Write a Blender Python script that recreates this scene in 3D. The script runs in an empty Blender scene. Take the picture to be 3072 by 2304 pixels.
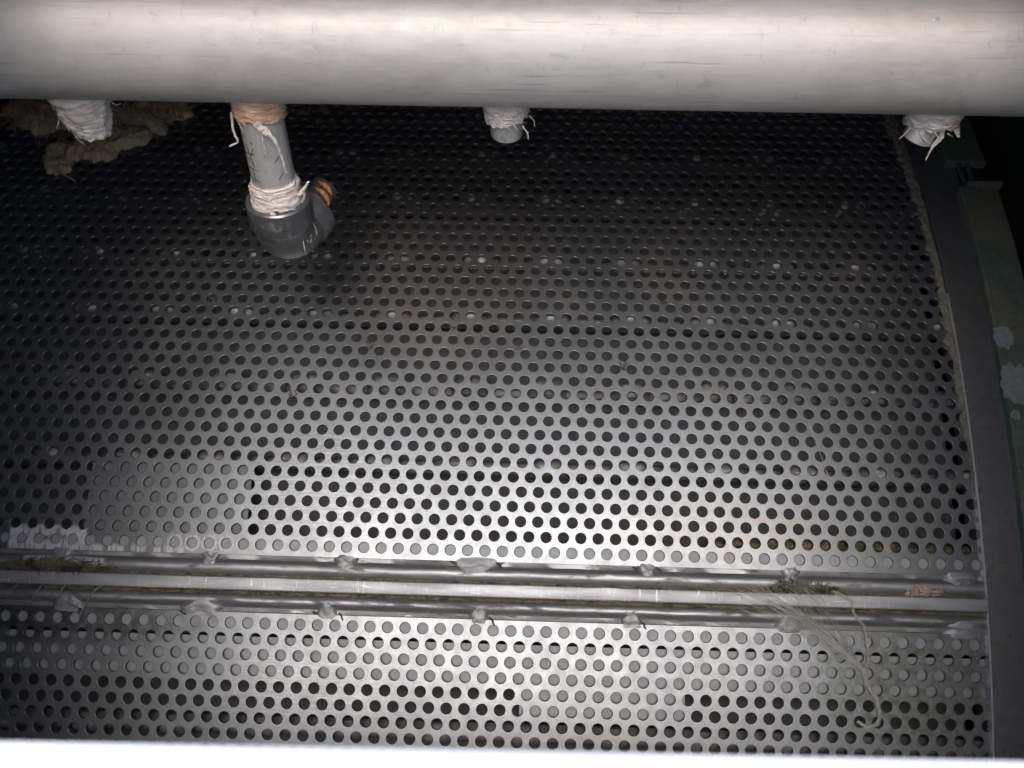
import bpy, math, random
import numpy as np
from mathutils import Vector, Matrix, noise as mnoise

random.seed(7)
sc = bpy.context.scene
COL = sc.collection
S = 0.01                      # one hole pitch of the perforated sheet = 10 mm

# ------------------------------------------------------------------ geometry of the place (in hole pitches)
R = 68.763                    # drum radius
TH0, PHI = 0.03517, math.radians(31.762)
FPX, DCAM = 3018.8, 127.308   # focal length (px of a 3072 wide picture), camera to drum axis
CRX, CRY, CRZ = -0.20627, -0.02533, -0.02971
FW = np.array([0, math.cos(PHI), -math.sin(PHI)]); UP = np.array([0, math.sin(PHI), math.cos(PHI)])
WM = np.array([[1, 0, 0], FW, UP])


def rot(rx, ry, rz):
    cx, sx, cy, sy, cz, sz = math.cos(rx), math.sin(rx), math.cos(ry), math.sin(ry), math.cos(rz), math.sin(rz)
    X = np.array([[1, 0, 0], [0, cx, -sx], [0, sx, cx]]); Y = np.array([[cy, 0, sy], [0, 1, 0], [-sy, 0, cy]])
    Z = np.array([[cz, -sz, 0], [sz, cz, 0], [0, 0, 1]])
    return Z @ X @ Y


CM = rot(CRX, CRY, CRZ)
CAMW = WM @ np.array([0, 0, DCAM])

# ------------------------------------------------------------------ camera
cd = bpy.data.cameras.new('camera'); cam = bpy.data.objects.new('camera', cd); COL.objects.link(cam)
m = Matrix.Identity(4)
for i in range(3):
    a = WM @ CM[i]
    for k in range(3): m[k][i] = a[k]
for k in range(3): m[k][3] = CAMW[k] * S
cam.matrix_world = m
cd.sensor_width = 36; cd.lens = 36 * FPX / 3072
cd.clip_start = 0.005; cd.clip_end = 100
cd.dof.use_dof = True; cd.dof.focus_distance = 57.5 * S; cd.dof.aperture_fstop = 15
sc.camera = cam

# ------------------------------------------------------------------ light: hazy daylight from behind the camera
SUN_EL, SUN_AZ = math.radians(57), math.radians(-2)      # azimuth measured from -Y towards +X
w = bpy.data.worlds.new('World'); sc.world = w; w.use_nodes = True
wn = w.node_tree; bg = wn.nodes['Background']
sky = wn.nodes.new('ShaderNodeTexSky'); sky.sky_type = 'NISHITA'; sky.sun_disc = False
sky.sun_elevation = SUN_EL; sky.sun_rotation = math.pi - SUN_AZ
sky.dust_density = 3.0; sky.air_density = 1.0
wn.links.new(sky.outputs[0], bg.inputs[0]); bg.inputs[1].default_value = 0.15
sl = bpy.data.lights.new('sun', 'SUN'); sun = bpy.data.objects.new('sun', sl); COL.objects.link(sun)
sl.energy = 0.62; sl.angle = math.radians(22); sl.color = (1.0, 0.99, 0.98)
sdir = Vector((math.sin(SUN_AZ) * math.cos(SUN_EL), -math.cos(SUN_AZ) * math.cos(SUN_EL), math.sin(SUN_EL)))
sun.rotation_euler = sdir.to_track_quat('Z', 'Y').to_euler(); sun.location = (0, -2, 3)
sc.view_settings.view_transform = 'Standard'; sc.view_settings.look = 'None'
sc.view_settings.exposure = 0.95; sc.view_settings.gamma = 1
sc.view_settings.use_curve_mapping = False
sc.render.engine = 'CYCLES'
try:
    sc.cycles.use_denoising = True
    sc.cycles.max_bounces = 8
    sc.cycles.sample_clamp_indirect = 6
except Exception:
    pass


# ------------------------------------------------------------------ helpers
def Pt(X, s, h=0.0):
    """point on the drum: along the axis X, along the skin s (from the last hole row above the seam), h above the skin"""
    a = PHI - (TH0 + s / R); r = R + h
    return (X, -r * math.sin(a), r * math.cos(a))


def un(px, py, h=0.0):
    """(X, s) of the drum skin seen at a pixel of the 3072x2304 photograph"""
    d = np.array([(px - 1536) / FPX, (1152 - py) / FPX, -1.0]) @ CM
    r = R + h; A = d[1] ** 2 + d[2] ** 2; b = DCAM * d[2]; c = DCAM ** 2 - r * r
    t = (-b - math.sqrt(max(b * b - A * c, 0))) / A
    p = np.array([0, 0, DCAM]) + t * d
    return p[0], (math.atan2(p[1], p[2]) - TH0) * R


def nz(x, y=0.0, z=0.0, sc_=1.0):
    return mnoise.noise(Vector((x * sc_, y * sc_, z * sc_)))


class MB:
    def __init__(self): self.v = []; self.f = []; self.uv = None
    def add(self, vs, fs):
        o = len(self.v); self.v += [tuple(p) for p in vs]; self.f += [tuple(i + o for i in f) for f in fs]
    def box(self, a, b):
        x0, y0, z0 = a; x1, y1, z1 = b
        self.add([(x0, y0, z0), (x1, y0, z0), (x1, y1, z0), (x0, y1, z0), (x0, y0, z1), (x1, y0, z1), (x1, y1, z1), (x0, y1, z1)],
                 [(3, 2, 1, 0), (4, 5, 6, 7), (0, 1, 5, 4), (1, 2, 6, 5), (2, 3, 7, 6), (3, 0, 4, 7)])
    def tube(self, path, rad, n=6, cap=True, flat=1.0):
        path = [Vector(p) for p in path]; k = len(path)
        rads = rad if isinstance(rad, (list, tuple)) else [rad] * k
        prev = None; rings = []
        for i, p in enumerate(path):
            t = (path[min(i + 1, k - 1)] - path[max(i - 1, 0)]).normalized()
            if prev is None:
                u = t.orthogonal().normalized()
            else:
                u = (prev - t * prev.dot(t)).normalized()
            prev = u; v = t.cross(u)
            rings.append([p + (u * math.cos(2 * math.pi * j / n) + v * math.sin(2 * math.pi * j / n) * flat) * rads[i] for j in range(n)])
        vs = [q for r in rings for q in r]; fs = []
        for i in range(k - 1):
            for j in range(n):
                fs.append((i * n + j, i * n + (j + 1) % n, (i + 1) * n + (j + 1) % n, (i + 1) * n + j))
        if cap: fs.append(tuple(range(n))[::-1]); fs.append(tuple((k - 1) * n + j for j in range(n)))
        self.add(vs, fs)
    def lathe(self, base, axis, prof, n=48, wob=None, u=None):
        """prof: list of (distance along axis, radius)"""
        axis = Vector(axis).normalized(); u = Vector(u) if u else axis.orthogonal().normalized(); v = axis.cross(u); base = Vector(base)
        vs = []; fs = []
        for i, (d, r) in enumerate(prof):
            for j in range(n):
                a = 2 * math.pi * j / n; rr = r + (wob(i, a) if wob else 0)
                vs.append(base + axis * d + (u * math.cos(a) + v * math.sin(a)) * rr)
        for i in range(len(prof) - 1):
            for j in range(n):
                fs.append((i * n + j, i * n + (j + 1) % n, (i + 1) * n + (j + 1) % n, (i + 1) * n + j))
        fs.append(tuple(range(n))[::-1]); fs.append(tuple((len(prof) - 1) * n + j for j in range(n)))
        self.add(vs, fs)
    def extrude(self, prof, x0, x1, nx=1, jit=0.0, closed=True, seed=0.0):
        """profile of (s, h) on the drum skin, run along X"""
        n = len(prof); vs = []; fs = []
        for i in range(nx + 1):
            X = x0 + (x1 - x0) * i / nx
            for j, (s, h) in enumerate(prof):
                dj = jit * nz(X * 0.8 + seed, j * 3.1, seed) if jit else 0
                vs.append(Pt(X, s + dj * 0.6, h + dj))
        for i in range(nx):
            for j in range(n if closed else n - 1):
                k = (j + 1) % n
                fs.append((i * n + j, i * n + k, (i + 1) * n + k, (i + 1) * n + j))
        if closed: fs.append(tuple(range(n))[::-1]); fs.append(tuple(nx * n + j for j in range(n)))
        self.add(vs, fs)
    def patch(self, X0, X1, s0, s1, hfun, nx=20, ns=20, base=-0.3):
        """height field on the drum skin with closed sides"""
        vs = []; fs = []
        for i in range(nx + 1):
            for j in range(ns + 1):
                X = X0 + (X1 - X0) * i / nx; s = s0 + (s1 - s0) * j / ns
                q = hfun(X, s, i / nx, j / ns)
                if isinstance(q, tuple): X, s, q = q
                vs.append(Pt(X, s, q))
        for i in range(nx):
            for j in range(ns):
                a = i * (ns + 1) + j
                fs.append((a, a + ns + 1, a + ns + 2, a + 1))
        self.add(vs, fs)


def root_loc(o):
    while o.parent: o = o.parent
    return o.location


def obj(name, mb, mat, parent=None, smooth=True, angle=40, loc=None):
    me = bpy.data.meshes.new(name)
    L = Vector(loc) if loc is not None else (root_loc(parent) / S if parent else Vector((0, 0, 0)))
    me.from_pydata([tuple((Vector(p) - L) * S) for p in mb.v], [], mb.f)
    me.validate()
    o = bpy.data.objects.new(name, me); COL.objects.link(o)
    me.materials.append(mat)
    if smooth:
        me.polygons.foreach_set('use_smooth', [True] * len(me.polygons))
        if angle: me.set_sharp_from_angle(angle=math.radians(angle))
    if parent: o.parent = parent
    else: o.location = L * S
    return o


def thing(name, label, cat, loc, group=None):
    o = bpy.data.objects.new(name, None); COL.objects.link(o)
    o.location = Vector(loc) * S; o.empty_display_size = 0.02
    o['label'] = label; o['category'] = cat
    if group: o['group'] = group
    return o


def tag(o, label, cat, group=None, kind=None):
    o['label'] = label; o['category'] = cat
    if group: o['group'] = group
    if kind: o['kind'] = kind
    return o


# ------------------------------------------------------------------ materials
class NT:
    def __init__(self, name):
        self.m = bpy.data.materials.new(name); self.m.use_nodes = True
        self.t = self.m.node_tree; self.p = self.t.nodes['Principled BSDF']
        self.tc = self.t.nodes.new('ShaderNodeTexCoord')
    def n(self, typ, **kw):
        k = self.t.nodes.new(typ)
        for a, b in kw.items(): setattr(k, a, b)
        return k
    def link(self, a, b): self.t.links.new(a, b)
    def val(self, sock, v):
        if hasattr(v, 'is_linked') or hasattr(v, 'links'): self.link(v, sock)
        else: sock.default_value = v
    def math(self, op, a, b=0.0, c=0.0):
        k = self.n('ShaderNodeMath', operation=op)
        self.val(k.inputs[0], a); self.val(k.inputs[1], b); self.val(k.inputs[2], c)
        return k.outputs[0]
    def mapr(self, v, a, b, c=0.0, d=1.0, smooth=False):
        k = self.n('ShaderNodeMapRange'); k.clamp = True
        if smooth: k.interpolation_type = 'SMOOTHSTEP'
        self.val(k.inputs[0], v)
        for i, q in enumerate((a, b, c, d)): self.val(k.inputs[i + 1], q)
        return k.outputs[0]
    def coord(self, kind='Object', scale=(1, 1, 1), rot_=(0, 0, 0)):
        mp = self.n('ShaderNodeMapping'); self.link(self.tc.outputs[kind], mp.inputs[0])
        mp.inputs['Scale'].default_value = scale; mp.inputs['Rotation'].default_value = rot_
        return mp.outputs[0]
    def noise(self, co, scale=5.0, detail=4.0, rough=0.6, dist=0.0):
        k = self.n('ShaderNodeTexNoise'); self.link(co, k.inputs['Vector'])
        k.inputs['Scale'].default_value = scale; k.inputs['Detail'].default_value = detail
        k.inputs['Roughness'].default_value = rough; k.inputs['Distortion'].default_value = dist
        return k.outputs[0]
    def mix(self, f, a, b):
        k = self.n('ShaderNodeMix', data_type='RGBA')
        self.val(k.inputs[0], f)
        for s_, v in ((k.inputs[6], a), (k.inputs[7], b)):
            if isinstance(v, tuple): s_.default_value = (*v, 1) if len(v) == 3 else v
            else: self.link(v, s_)
        return k.outputs[2]
    def bump(self, h, strength=0.3, dist=0.001):
        k = self.n('ShaderNodeBump'); self.link(h, k.inputs['Height'])
        k.inputs['Strength'].default_value = strength; k.inputs['Distance'].default_value = dist
        self.link(k.outputs[0], self.p.inputs['Normal'])
    def set(self, **kw):
        for a, b in kw.items():
            s_ = self.p.inputs[{'base': 'Base Color', 'rough': 'Roughness', 'metal': 'Metallic', 'spec': 'Specular IOR Level', 'aniso': 'Anisotropic'}[a]]
            if isinstance(b, tuple): s_.default_value = (*b, 1)
            else: self.val(s_, b)
        return self
    def xs(self):
        """(X, s) of the drum skin in hole pitches, from the UV map"""
        sp = self.n('ShaderNodeSeparateXYZ'); self.link(self.tc.outputs['UV'], sp.inputs[0])
        return self.math('MULTIPLY', sp.outputs[0], 100.0), self.math('MULTIPLY', sp.outputs[1], 100.0)
    def boxmask(self, x, s, x0, x1, s0, s1, e=0.15):
        a = self.mapr(x, x0 - e, x0 + e); b = self.mapr(x, x1 + e, x1 - e)
        c = self.mapr(s, s0 - e, s0 + e); d = self.mapr(s, s1 + e, s1 - e)
        return self.math('MULTIPLY', self.math('MULTIPLY', a, b), self.math('MULTIPLY', c, d))
    def blob(self, x, s, cx, cs, rx, rs):
        a = self.math('POWER', self.math('DIVIDE', self.math('SUBTRACT', x, cx), rx), 2.0)
        b = self.math('POWER', self.math('DIVIDE', self.math('SUBTRACT', s, cs), rs), 2.0)
        return self.mapr(self.math('ADD', a, b), 1.3, 0.1, smooth=True)


def sheet_material():
    t = NT('perforated_steel')
    x, s = t.xs()
    uv = t.coord('UV', (100, 100, 100))
    n1 = t.noise(uv, 0.18, 5, 0.6); n2 = t.noise(uv, 1.6, 5, 0.65); n3 = t.noise(uv, 9, 3, 0.6)
    brush = t.noise(t.coord('UV', (90, 900, 100)), 1.0, 3, 0.6)
    vert = t.noise(t.coord('UV', (500, 40, 100)), 1.0, 4, 0.6)
    col = t.mix(t.mapr(n2, 0.35, 0.7), (0.232, 0.243, 0.250), (0.184, 0.192, 0.197))
    col = t.mix(t.mapr(n3, 0.58, 0.74, 0, 0.6), col, (0.12, 0.118, 0.11))
    # rust coloured film in the upper middle, green film at lower right
    rust = t.math('MULTIPLY', t.blob(x, s, -6.5, 21, 8, 10), t.mapr(n2, 0.42, 0.68))
    rust2 = t.math('MULTIPLY', t.blob(x, s, 6, 24, 26, 9), t.mapr(n1, 0.5, 0.66, 0, 0.6))
    rust = t.math('MAXIMUM', rust, rust2)
    rust3 = t.math('MULTIPLY', t.blob(x, s, 11, 1.6, 7, 1.8), t.mapr(n2, 0.4, 0.7, 0, 0.45))
    rust = t.math('MAXIMUM', rust, rust3)
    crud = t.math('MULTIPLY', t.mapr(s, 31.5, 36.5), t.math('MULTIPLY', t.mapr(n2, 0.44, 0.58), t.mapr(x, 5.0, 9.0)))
    green = t.math('MULTIPLY', t.blob(x, s, 22, -6.5, 6.5, 4.8), t.mapr(n2, 0.38, 0.66, 0, 0.9))
    # dark mottled area on the left of the lower sheet
    dark = t.math('MULTIPLY', t.blob(x, s, -27, -4.6, 9, 1.4), t.mapr(n2, 0.3, 0.55))
    col = t.mix(t.math('MULTIPLY', rust, 0.85), col, (0.30, 0.215, 0.17))
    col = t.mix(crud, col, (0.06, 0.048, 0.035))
    col = t.mix(green, col, (0.075, 0.085, 0.045))
    col = t.mix(t.math('MULTIPLY', dark, 0.8), col, (0.06, 0.06, 0.06))
    # scraped bright patch and streaks beside the seam at the left
    st = t.noise(t.coord('UV', (900, 130, 100)), 1.0, 3, 0.6)
    sj = t.math('ADD', s, t.math('MULTIPLY', t.math('SUBTRACT', st, 0.5), 0.75))
    wob = t.math('MULTIPLY', t.math('SUBTRACT', t.noise(uv, 1.3, 2, 0.5), 0.5), 0.5)
    sj2 = t.math('ADD', sj, wob)
    sc1 = t.boxmask(x, sj2, -30.5, -25.95, -0.75, 0.78, 0.07)
    hole = t.boxmask(x, sj2, -29.0, -27.1, -0.1, 0.25, 0.12)
    sc1 = t.math('MULTIPLY', sc1, t.math('SUBTRACT', 1.0, t.math('MULTIPLY', hole, 0.8)))
    gap = t.mapr(t.noise(t.coord('UV', (160, 10, 100)), 1.0, 2, 0.5), 0.42, 0.52)
    sc2 = t.math('MULTIPLY', t.boxmask(x, sj, -26, -20.2, -0.75, -0.22, 0.1), gap)
    # bright scrape rings round four holes
    px = t.math('ABSOLUTE', t.math('SUBTRACT', t.math('FRACT', t.math('SUBTRACT', x, -1.757)), 0.5))
    rr = t.math('SQRT', t.math('ADD', t.math('POWER', t.math('SUBTRACT', 0.5, px), 2.0), t.math('POWER', sj, 2.0)))
    sc3 = t.math('MULTIPLY', t.boxmask(x, s, -21.2, -17.2, -0.7, 0.75, 0.1), t.mapr(t.math('ADD', rr, t.math('MULTIPLY', t.math('SUBTRACT', st, 0.5), 0.5)), 0.5, 0.44))
    scr = t.math('MAXIMUM', t.math('MAXIMUM', sc1, sc2), sc3)
    scr = t.math('MULTIPLY', scr, t.mapr(st, 0.36, 0.50, 0.12, 1.0))
    col = t.mix(scr, col, (0.47, 0.46, 0.45))
    # streaks of grinding at the edge of the bright zone
    gr = t.noise(t.coord('UV', (60, 900, 100), (0, 0, math.radians(-38))), 1.0, 3, 0.6)
    grm = t.math('MULTIPLY', t.math('MAXIMUM', t.blob(x, s, -12, 4, 6, 4), t.blob(x, s, -13, -8, 6, 2.5)), t.mapr(gr, 0.45, 0.7))
    col = t.mix(t.math('MULTIPLY', grm, 0.16), col, (0.75, 0.76, 0.78))
    t.set(base=col)
    me = t.math('SUBTRACT', 0.84, t.math('MULTIPLY', scr, 0.65))
    me = t.math('SUBTRACT', me, t.math('MULTIPLY', t.math('MAXIMUM', crud, green), 0.5))
    t.set(metal=me)
    ro = t.math('ADD', 0.395, t.math('MULTIPLY', t.math('SUBTRACT', n1, 0.5), 0.30))
    ro = t.math('ADD', ro, t.math('MULTIPLY', t.math('SUBTRACT', n2, 0.5), 0.10))
    ro = t.math('ADD', ro, t.math('MULTIPLY', t.math('SUBTRACT', vert, 0.5), 0.08))
    ro = t.math('ADD', ro, t.math('MULTIPLY', t.math('MAXIMUM', t.math('MAXIMUM', scr, crud), green), 0.25))
    t.set(rough=ro)
    hh = t.math('ADD', t.math('MULTIPLY', n1, 3.0), t.math('ADD', t.math('MULTIPLY', brush, 0.12), t.math('MULTIPLY', st, t.math('MULTIPLY', scr, 0.6))))
    t.bump(hh, 0.10, 0.0008)
    return t.m


def metal(name, a, b, rough=0.4, metal_=1.0, scale=300, stretch=(1, 1, 1), bump=0.15, var=0.15, dirt=None, dirtlev=(0.55, 0.7), dist=0.0004):
    t = NT(name); co = t.coord('Object', stretch)
    n1 = t.noise(co, scale * 0.15, 5, 0.6); n2 = t.noise(co, scale, 4, 0.65)
    f = t.math('MULTIPLY', t.math('ADD', n1, n2), 0.5)
    col = t.mix(t.mapr(f, 0.36, 0.64), a, b); me = metal_
    ro = t.math('ADD', rough - var * 0.5, t.math('MULTIPLY', n1, var))
    if dirt:
        d = t.mapr(t.noise(co, scale * 0.4, 6, 0.7, 0.4), dirtlev[0], dirtlev[1])
        col = t.mix(d, col, dirt)
        me = t.math('MULTIPLY', metal_, t.math('SUBTRACT', 1.0, t.math('MULTIPLY', d, 0.8)))
        ro = t.math('ADD', ro, t.math('MULTIPLY', d, 0.25))
    t.set(base=col, metal=me, rough=ro)
    if bump: t.bump(n2, bump, dist)
    return t.m


def matte(name, a, b, scale=400, rough=0.9, bump=0.5, dist=0.001, c=None, stretch=(1, 1, 1)):
    t = NT(name); co = t.coord('Object', stretch)
    n1 = t.noise(co, scale, 5, 0.65); n2 = t.noise(co, scale * 0.2, 4, 0.6)
    col = t.mix(t.mapr(n1, 0.35, 0.65), a, b)
    if c: col = t.mix(t.mapr(n2, 0.48, 0.62), col, c)
    t.set(base=col, rough=rough, spec=0.25)
    if bump: t.bump(n1, bump, dist)
    return t.m


def pipe_material():
    t = NT('weathered_alloy_pipe')
    co = t.coord('Object')
    long_ = t.noise(t.coord('Object', (14, 40, 40)), 5, 6, 0.7)
    fine = t.noise(t.coord('Object', (10, 400, 400)), 3, 3, 0.6)
    spots = t.noise(t.coord('Object', (60, 100, 100)), 1.3, 6, 0.75, 0.5)
    spots2 = t.noise(t.coord('Object', (150, 60, 60), (0, 0.4, 0.5)), 1.6, 6, 0.7, 0.4)
    cloud = t.noise(co, 14, 4, 0.55)
    col = t.mix(t.mapr(long_, 0.38, 0.64), (0.47, 0.44, 0.405), (0.40, 0.37, 0.34))
    col = t.mix(t.mapr(cloud, 0.45, 0.62, 0, 0.5), col, (0.53, 0.50, 0.47))
    sp = t.math('MAXIMUM', t.mapr(spots, 0.60, 0.74, 0, 0.5), t.mapr(spots2, 0.60, 0.76, 0, 0.5))
    col = t.mix(sp, col, (0.15, 0.145, 0.15))
    # long scratches
    scn = t.noise(t.coord('Object', (9, 500, 500), (0.0, 0, math.radians(2.0))), 1.6, 2, 0.5)
    scm = t.math('MULTIPLY', t.mapr(scn, 0.66, 0.70), t.mapr(cloud, 0.4, 0.55))
    col = t.mix(t.math('MULTIPLY', scm, 0.4), col, (0.13, 0.13, 0.14))
    # traces of orange paint
    sx = t.n('ShaderNodeSeparateXYZ'); t.link(co, sx.inputs[0])
    om = t.math('MULTIPLY', t.mapr(t.noise(t.coord('Object', (60, 200, 200)), 1.0, 3, 0.6), 0.66, 0.76), t.boxmask(sx.outputs[0], sx.outputs[0], 0.09, 0.17, 0.09, 0.17, 0.02))
    col = t.mix(t.math('MULTIPLY', om, 0.55), col, (0.62, 0.27, 0.12))
    t.set(base=col, metal=0.3)
    ro = t.math('ADD', 0.34, t.math('MULTIPLY', cloud, 0.22)); ro = t.math('ADD', ro, t.math('MULTIPLY', fine, 0.10))
    t.set(rough=ro)
    t.bump(t.math('ADD', t.math('MULTIPLY', fine, 0.5), t.math('ADD', spots, t.math('MULTIPLY', scm, -2.0))), 0.22, 0.0005)
    return t.m


def bar_material():
    t = NT('scratched_flat_bar')
    n1 = t.noise(t.coord('Object', (30, 200, 200)), 1.0, 5, 0.65)
    sc_ = t.noise(t.coord('Object', (700, 90, 90)), 1.0, 5, 0.75, 0.6)
    sc2 = t.noise(t.coord('Object', (80, 900, 900)), 1.0, 4, 0.6)
    zone = t.mapr(t.noise(t.coord('Object'), 9, 2, 0.5), 0.42, 0.56)
    col = t.mix(t.mapr(n1, 0.35, 0.65), (0.34, 0.345, 0.35), (0.25, 0.255, 0.26))
    s_ = t.math('MULTIPLY', t.math('MAXIMUM', t.mapr(sc_, 0.60, 0.66), t.mapr(sc2, 0.64, 0.70, 0, 0.7)), zone)
    col = t.mix(s_, col, (0.80, 0.80, 0.80))
    t.set(base=col, metal=t.math('SUBTRACT', 0.7, t.math('MULTIPLY', s_, 0.5)), rough=t.math('ADD', 0.42, t.math('MULTIPLY', n1, 0.2)))
    t.bump(t.math('ADD', sc_, n1), 0.2, 0.0005)
    return t.m


def green_paint():
    t = NT('worn_green_paint'); co = t.coord('Object')
    n1 = t.noise(co, 60, 6, 0.7); n2 = t.noise(co, 16, 5, 0.65, 0.3); n3 = t.noise(co, 400, 3, 0.6)
    col = t.mix(t.mapr(n1, 0.35, 0.68), (0.03, 0.07, 0.048), (0.075, 0.11, 0.078))
    col = t.mix(t.mapr(n2, 0.46, 0.60), col, (0.105, 0.098, 0.066))
    col = t.mix(t.mapr(n3, 0.58, 0.70, 0, 0.6), col, (0.18, 0.175, 0.13))
    col = t.mix(t.mapr(t.noise(co, 150, 5, 0.7, 0.5), 0.58, 0.66, 0, 0.7), col, (0.045, 0.05, 0.035))
    t.set(base=col, rough=0.75); t.bump(t.math('ADD', n1, n3), 0.35, 0.0008)
    return t.m


def tape_material(name, a, b, c):
    t = NT(name); co = t.coord('Object')
    n1 = t.noise(t.coord('Object', (120, 120, 900)), 1.0, 4, 0.65, 0.4); n2 = t.noise(co, 120, 4, 0.6)
    col = t.mix(t.mapr(n1, 0.32, 0.66), a, b)
    col = t.mix(t.mapr(n2, 0.5, 0.68, 0, 0.7), col, c)
    t.set(base=col, rough=0.8, spec=0.3); t.bump(n1, 0.8, 0.0012)
    return t.m


M = {}
M['sheet'] = sheet_material()
M['strip'] = metal('seam_strip_steel', (0.36, 0.36, 0.362), (0.22, 0.22, 0.22), 0.50, 0.8, 300, (0.3, 1, 1), 0.2, 0.25, (0.085, 0.078, 0.062), (0.52, 0.66))
M['bar'] = bar_material()
M['weld'] = metal('weld_metal', (0.35, 0.35, 0.35), (0.24, 0.24, 0.24), 0.58, 0.7, 300, (1, 1, 1), 0.5, 0.25, (0.12, 0.11, 0.09), (0.62, 0.70))
M['backing'] = metal('dull_backing_plate', (0.27, 0.275, 0.28), (0.21, 0.215, 0.22), 0.62, 0.3, 250, (1, 1, 1), 0.15, 0.2, (0.17, 0.17, 0.15), (0.66, 0.75))
M['plate'] = metal('dark_backing_plate', (0.15, 0.152, 0.155), (0.11, 0.112, 0.115), 0.62, 0.3, 250)
M['slag'] = matte('black_slag', (0.06, 0.058, 0.055), (0.03, 0.03, 0.03), 500)
M['inner'] = matte('dark_drum_interior', (0.12, 0.115, 0.115), (0.085, 0.082, 0.082), 120, 0.8, 0.3)
M['ribs'] = metal('inner_rib_steel', (0.27, 0.26, 0.245), (0.12, 0.115, 0.11), 0.55, 0.5, 400, (0.3, 1, 1), 0.3, 0.3)
M['flange'] = metal('dark_flange_steel', (0.21, 0.21, 0.208), (0.14, 0.14, 0.138), 0.45, 0.7, 220, (1, 1, 1), 0.2, 0.2, (0.07, 0.06, 0.045), (0.58, 0.68))
M['edge'] = metal('brightened_edge_metal', (0.55, 0.545, 0.53), (0.36, 0.355, 0.34), 0.4, 0.5, 500)  # pale colour stands in for light catching the flange rim; burr shares it
M['green'] = green_paint()
M['chip'] = matte('bare_pale_primer', (0.24, 0.245, 0.23), (0.15, 0.165, 0.145), 260, 0.85, 0.5, 0.0006)
M['bolt'] = metal('blued_bolt_steel', (0.20, 0.21, 0.25), (0.12, 0.125, 0.15), 0.42, 0.7, 300)
M['pipe'] = pipe_material()
M['stub'] = metal('scuffed_nozzle_steel', (0.66, 0.64, 0.61), (0.52, 0.50, 0.47), 0.36, 0.5, 350, (1, 1, 0.35), 0.3, 0.2, (0.17, 0.165, 0.16), (0.54, 0.70))
M['iron'] = metal('dark_cast_iron', (0.185, 0.185, 0.185), (0.12, 0.12, 0.122), 0.32, 0.6, 380, (1, 1, 1), 0.35, 0.15, (0.26, 0.24, 0.215), (0.55, 0.72))
M['tape'] = tape_material('white_hemp_tape', (0.76, 0.70, 0.65), (0.48, 0.38, 0.32), (0.70, 0.63, 0.57))
M['hemp'] = tape_material('tan_hemp_wrap', (0.72, 0.46, 0.31), (0.50, 0.29, 0.18), (0.80, 0.66, 0.52))
M['orange'] = matte('rust_orange_tape', (0.52, 0.22, 0.07), (0.30, 0.11, 0.04), 500, 0.7)
M['ink'] = matte('black_marker_ink', (0.05, 0.05, 0.05), (0.16, 0.155, 0.15), 700, 0.7, 0)
M['mark'] = matte('pale_casting_mark', (0.50, 0.49, 0.46), (0.30, 0.30, 0.28), 600, 0.6, 0.2)
M['moss'] = matte('dry_moss', (0.15, 0.14, 0.075), (0.25, 0.235, 0.15), 700, 1.0, 0.9, 0.002, (0.065, 0.055, 0.03))
M['crud'] = matte('brown_silt', (0.10, 0.078, 0.05), (0.20, 0.16, 0.105), 900, 1.0, 0.8, 0.0015, (0.06, 0.048, 0.034))
M['weed'] = matte('rotting_weed', (0.56, 0.40, 0.245), (0.38, 0.27, 0.16), 260, 0.95, 0.9, 0.002, (0.46, 0.38, 0.26), (1, 1, 0.35))
M['silt'] = matte('silt_strip', (0.22, 0.195, 0.15), (0.13, 0.115, 0.085), 500, 1.0, 0.8, 0.0015, (0.16, 0.155, 0.11))
M['greenfibre'] = matte('green_fibre', (0.17, 0.18, 0.09), (0.25, 0.25, 0.16), 600, 0.9, 0.2)
M['palefibre'] = matte('pale_fibre', (0.42, 0.40, 0.36), (0.30, 0.29, 0.25), 500, 0.9, 0.2)
M['tissue'] = matte('tan_pulp', (0.40, 0.32, 0.25), (0.28, 0.22, 0.165), 500, 0.9, 0.6)
M['white'] = matte('white_painted_sheet', (0.82, 0.81, 0.80), (0.78, 0.77, 0.76), 60, 0.55, 0.05)
M['housing'] = matte('dark_green_housing', (0.034, 0.038, 0.034), (0.024, 0.027, 0.024), 40, 0.85, 0.2)  # very dark grey-green for the housing panels and end disc

# ------------------------------------------------------------------ the machine housing round the drum
hs = thing('machine_housing', 'dark housing wall showing black beyond the green ring', 'housing', (0, 0, -78))


def panel(name, a, b):
    mb = MB(); mb.box(a, b); return obj(name, mb, M['housing'], hs, smooth=False)


panel('side_panel', (34, -73, -78), (35, 84, 98)); panel('side_panel', (-55, -73, -78), (-54, 84, 98))
panel('back_panel', (-54, 83, -78), (34, 84, 98)); panel('floor_panel', (-55, -74, -79.2), (35, 84, -78))
panel('roof_shade_panel', (-55, -31, 98), (35, 84, 99)); panel('front_shade_panel', (-55, -75, -78), (35, -74, 87.2))  # unseen roof and front, their edges placed to cut light on the drum
for xa, xb in ((-55, -23), (20.5, 35)):  # added baffles out of view, narrowing sun and sky sideways
    mb = MB(); q = [(xa, -31, 98.05), (xb, -31, 98.05), (xb, -74, 87.5), (xa, -74, 87.5)]
    mb.add([(x, y, z - 0.6) for x, y, z in q] + q, [(3, 2, 1, 0), (4, 5, 6, 7), (0, 1, 5, 4), (1, 2, 6, 5), (2, 3, 7, 6), (3, 0, 4, 7)])
    obj('light_baffle', mb, M['housing'], hs, smooth=False)

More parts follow.
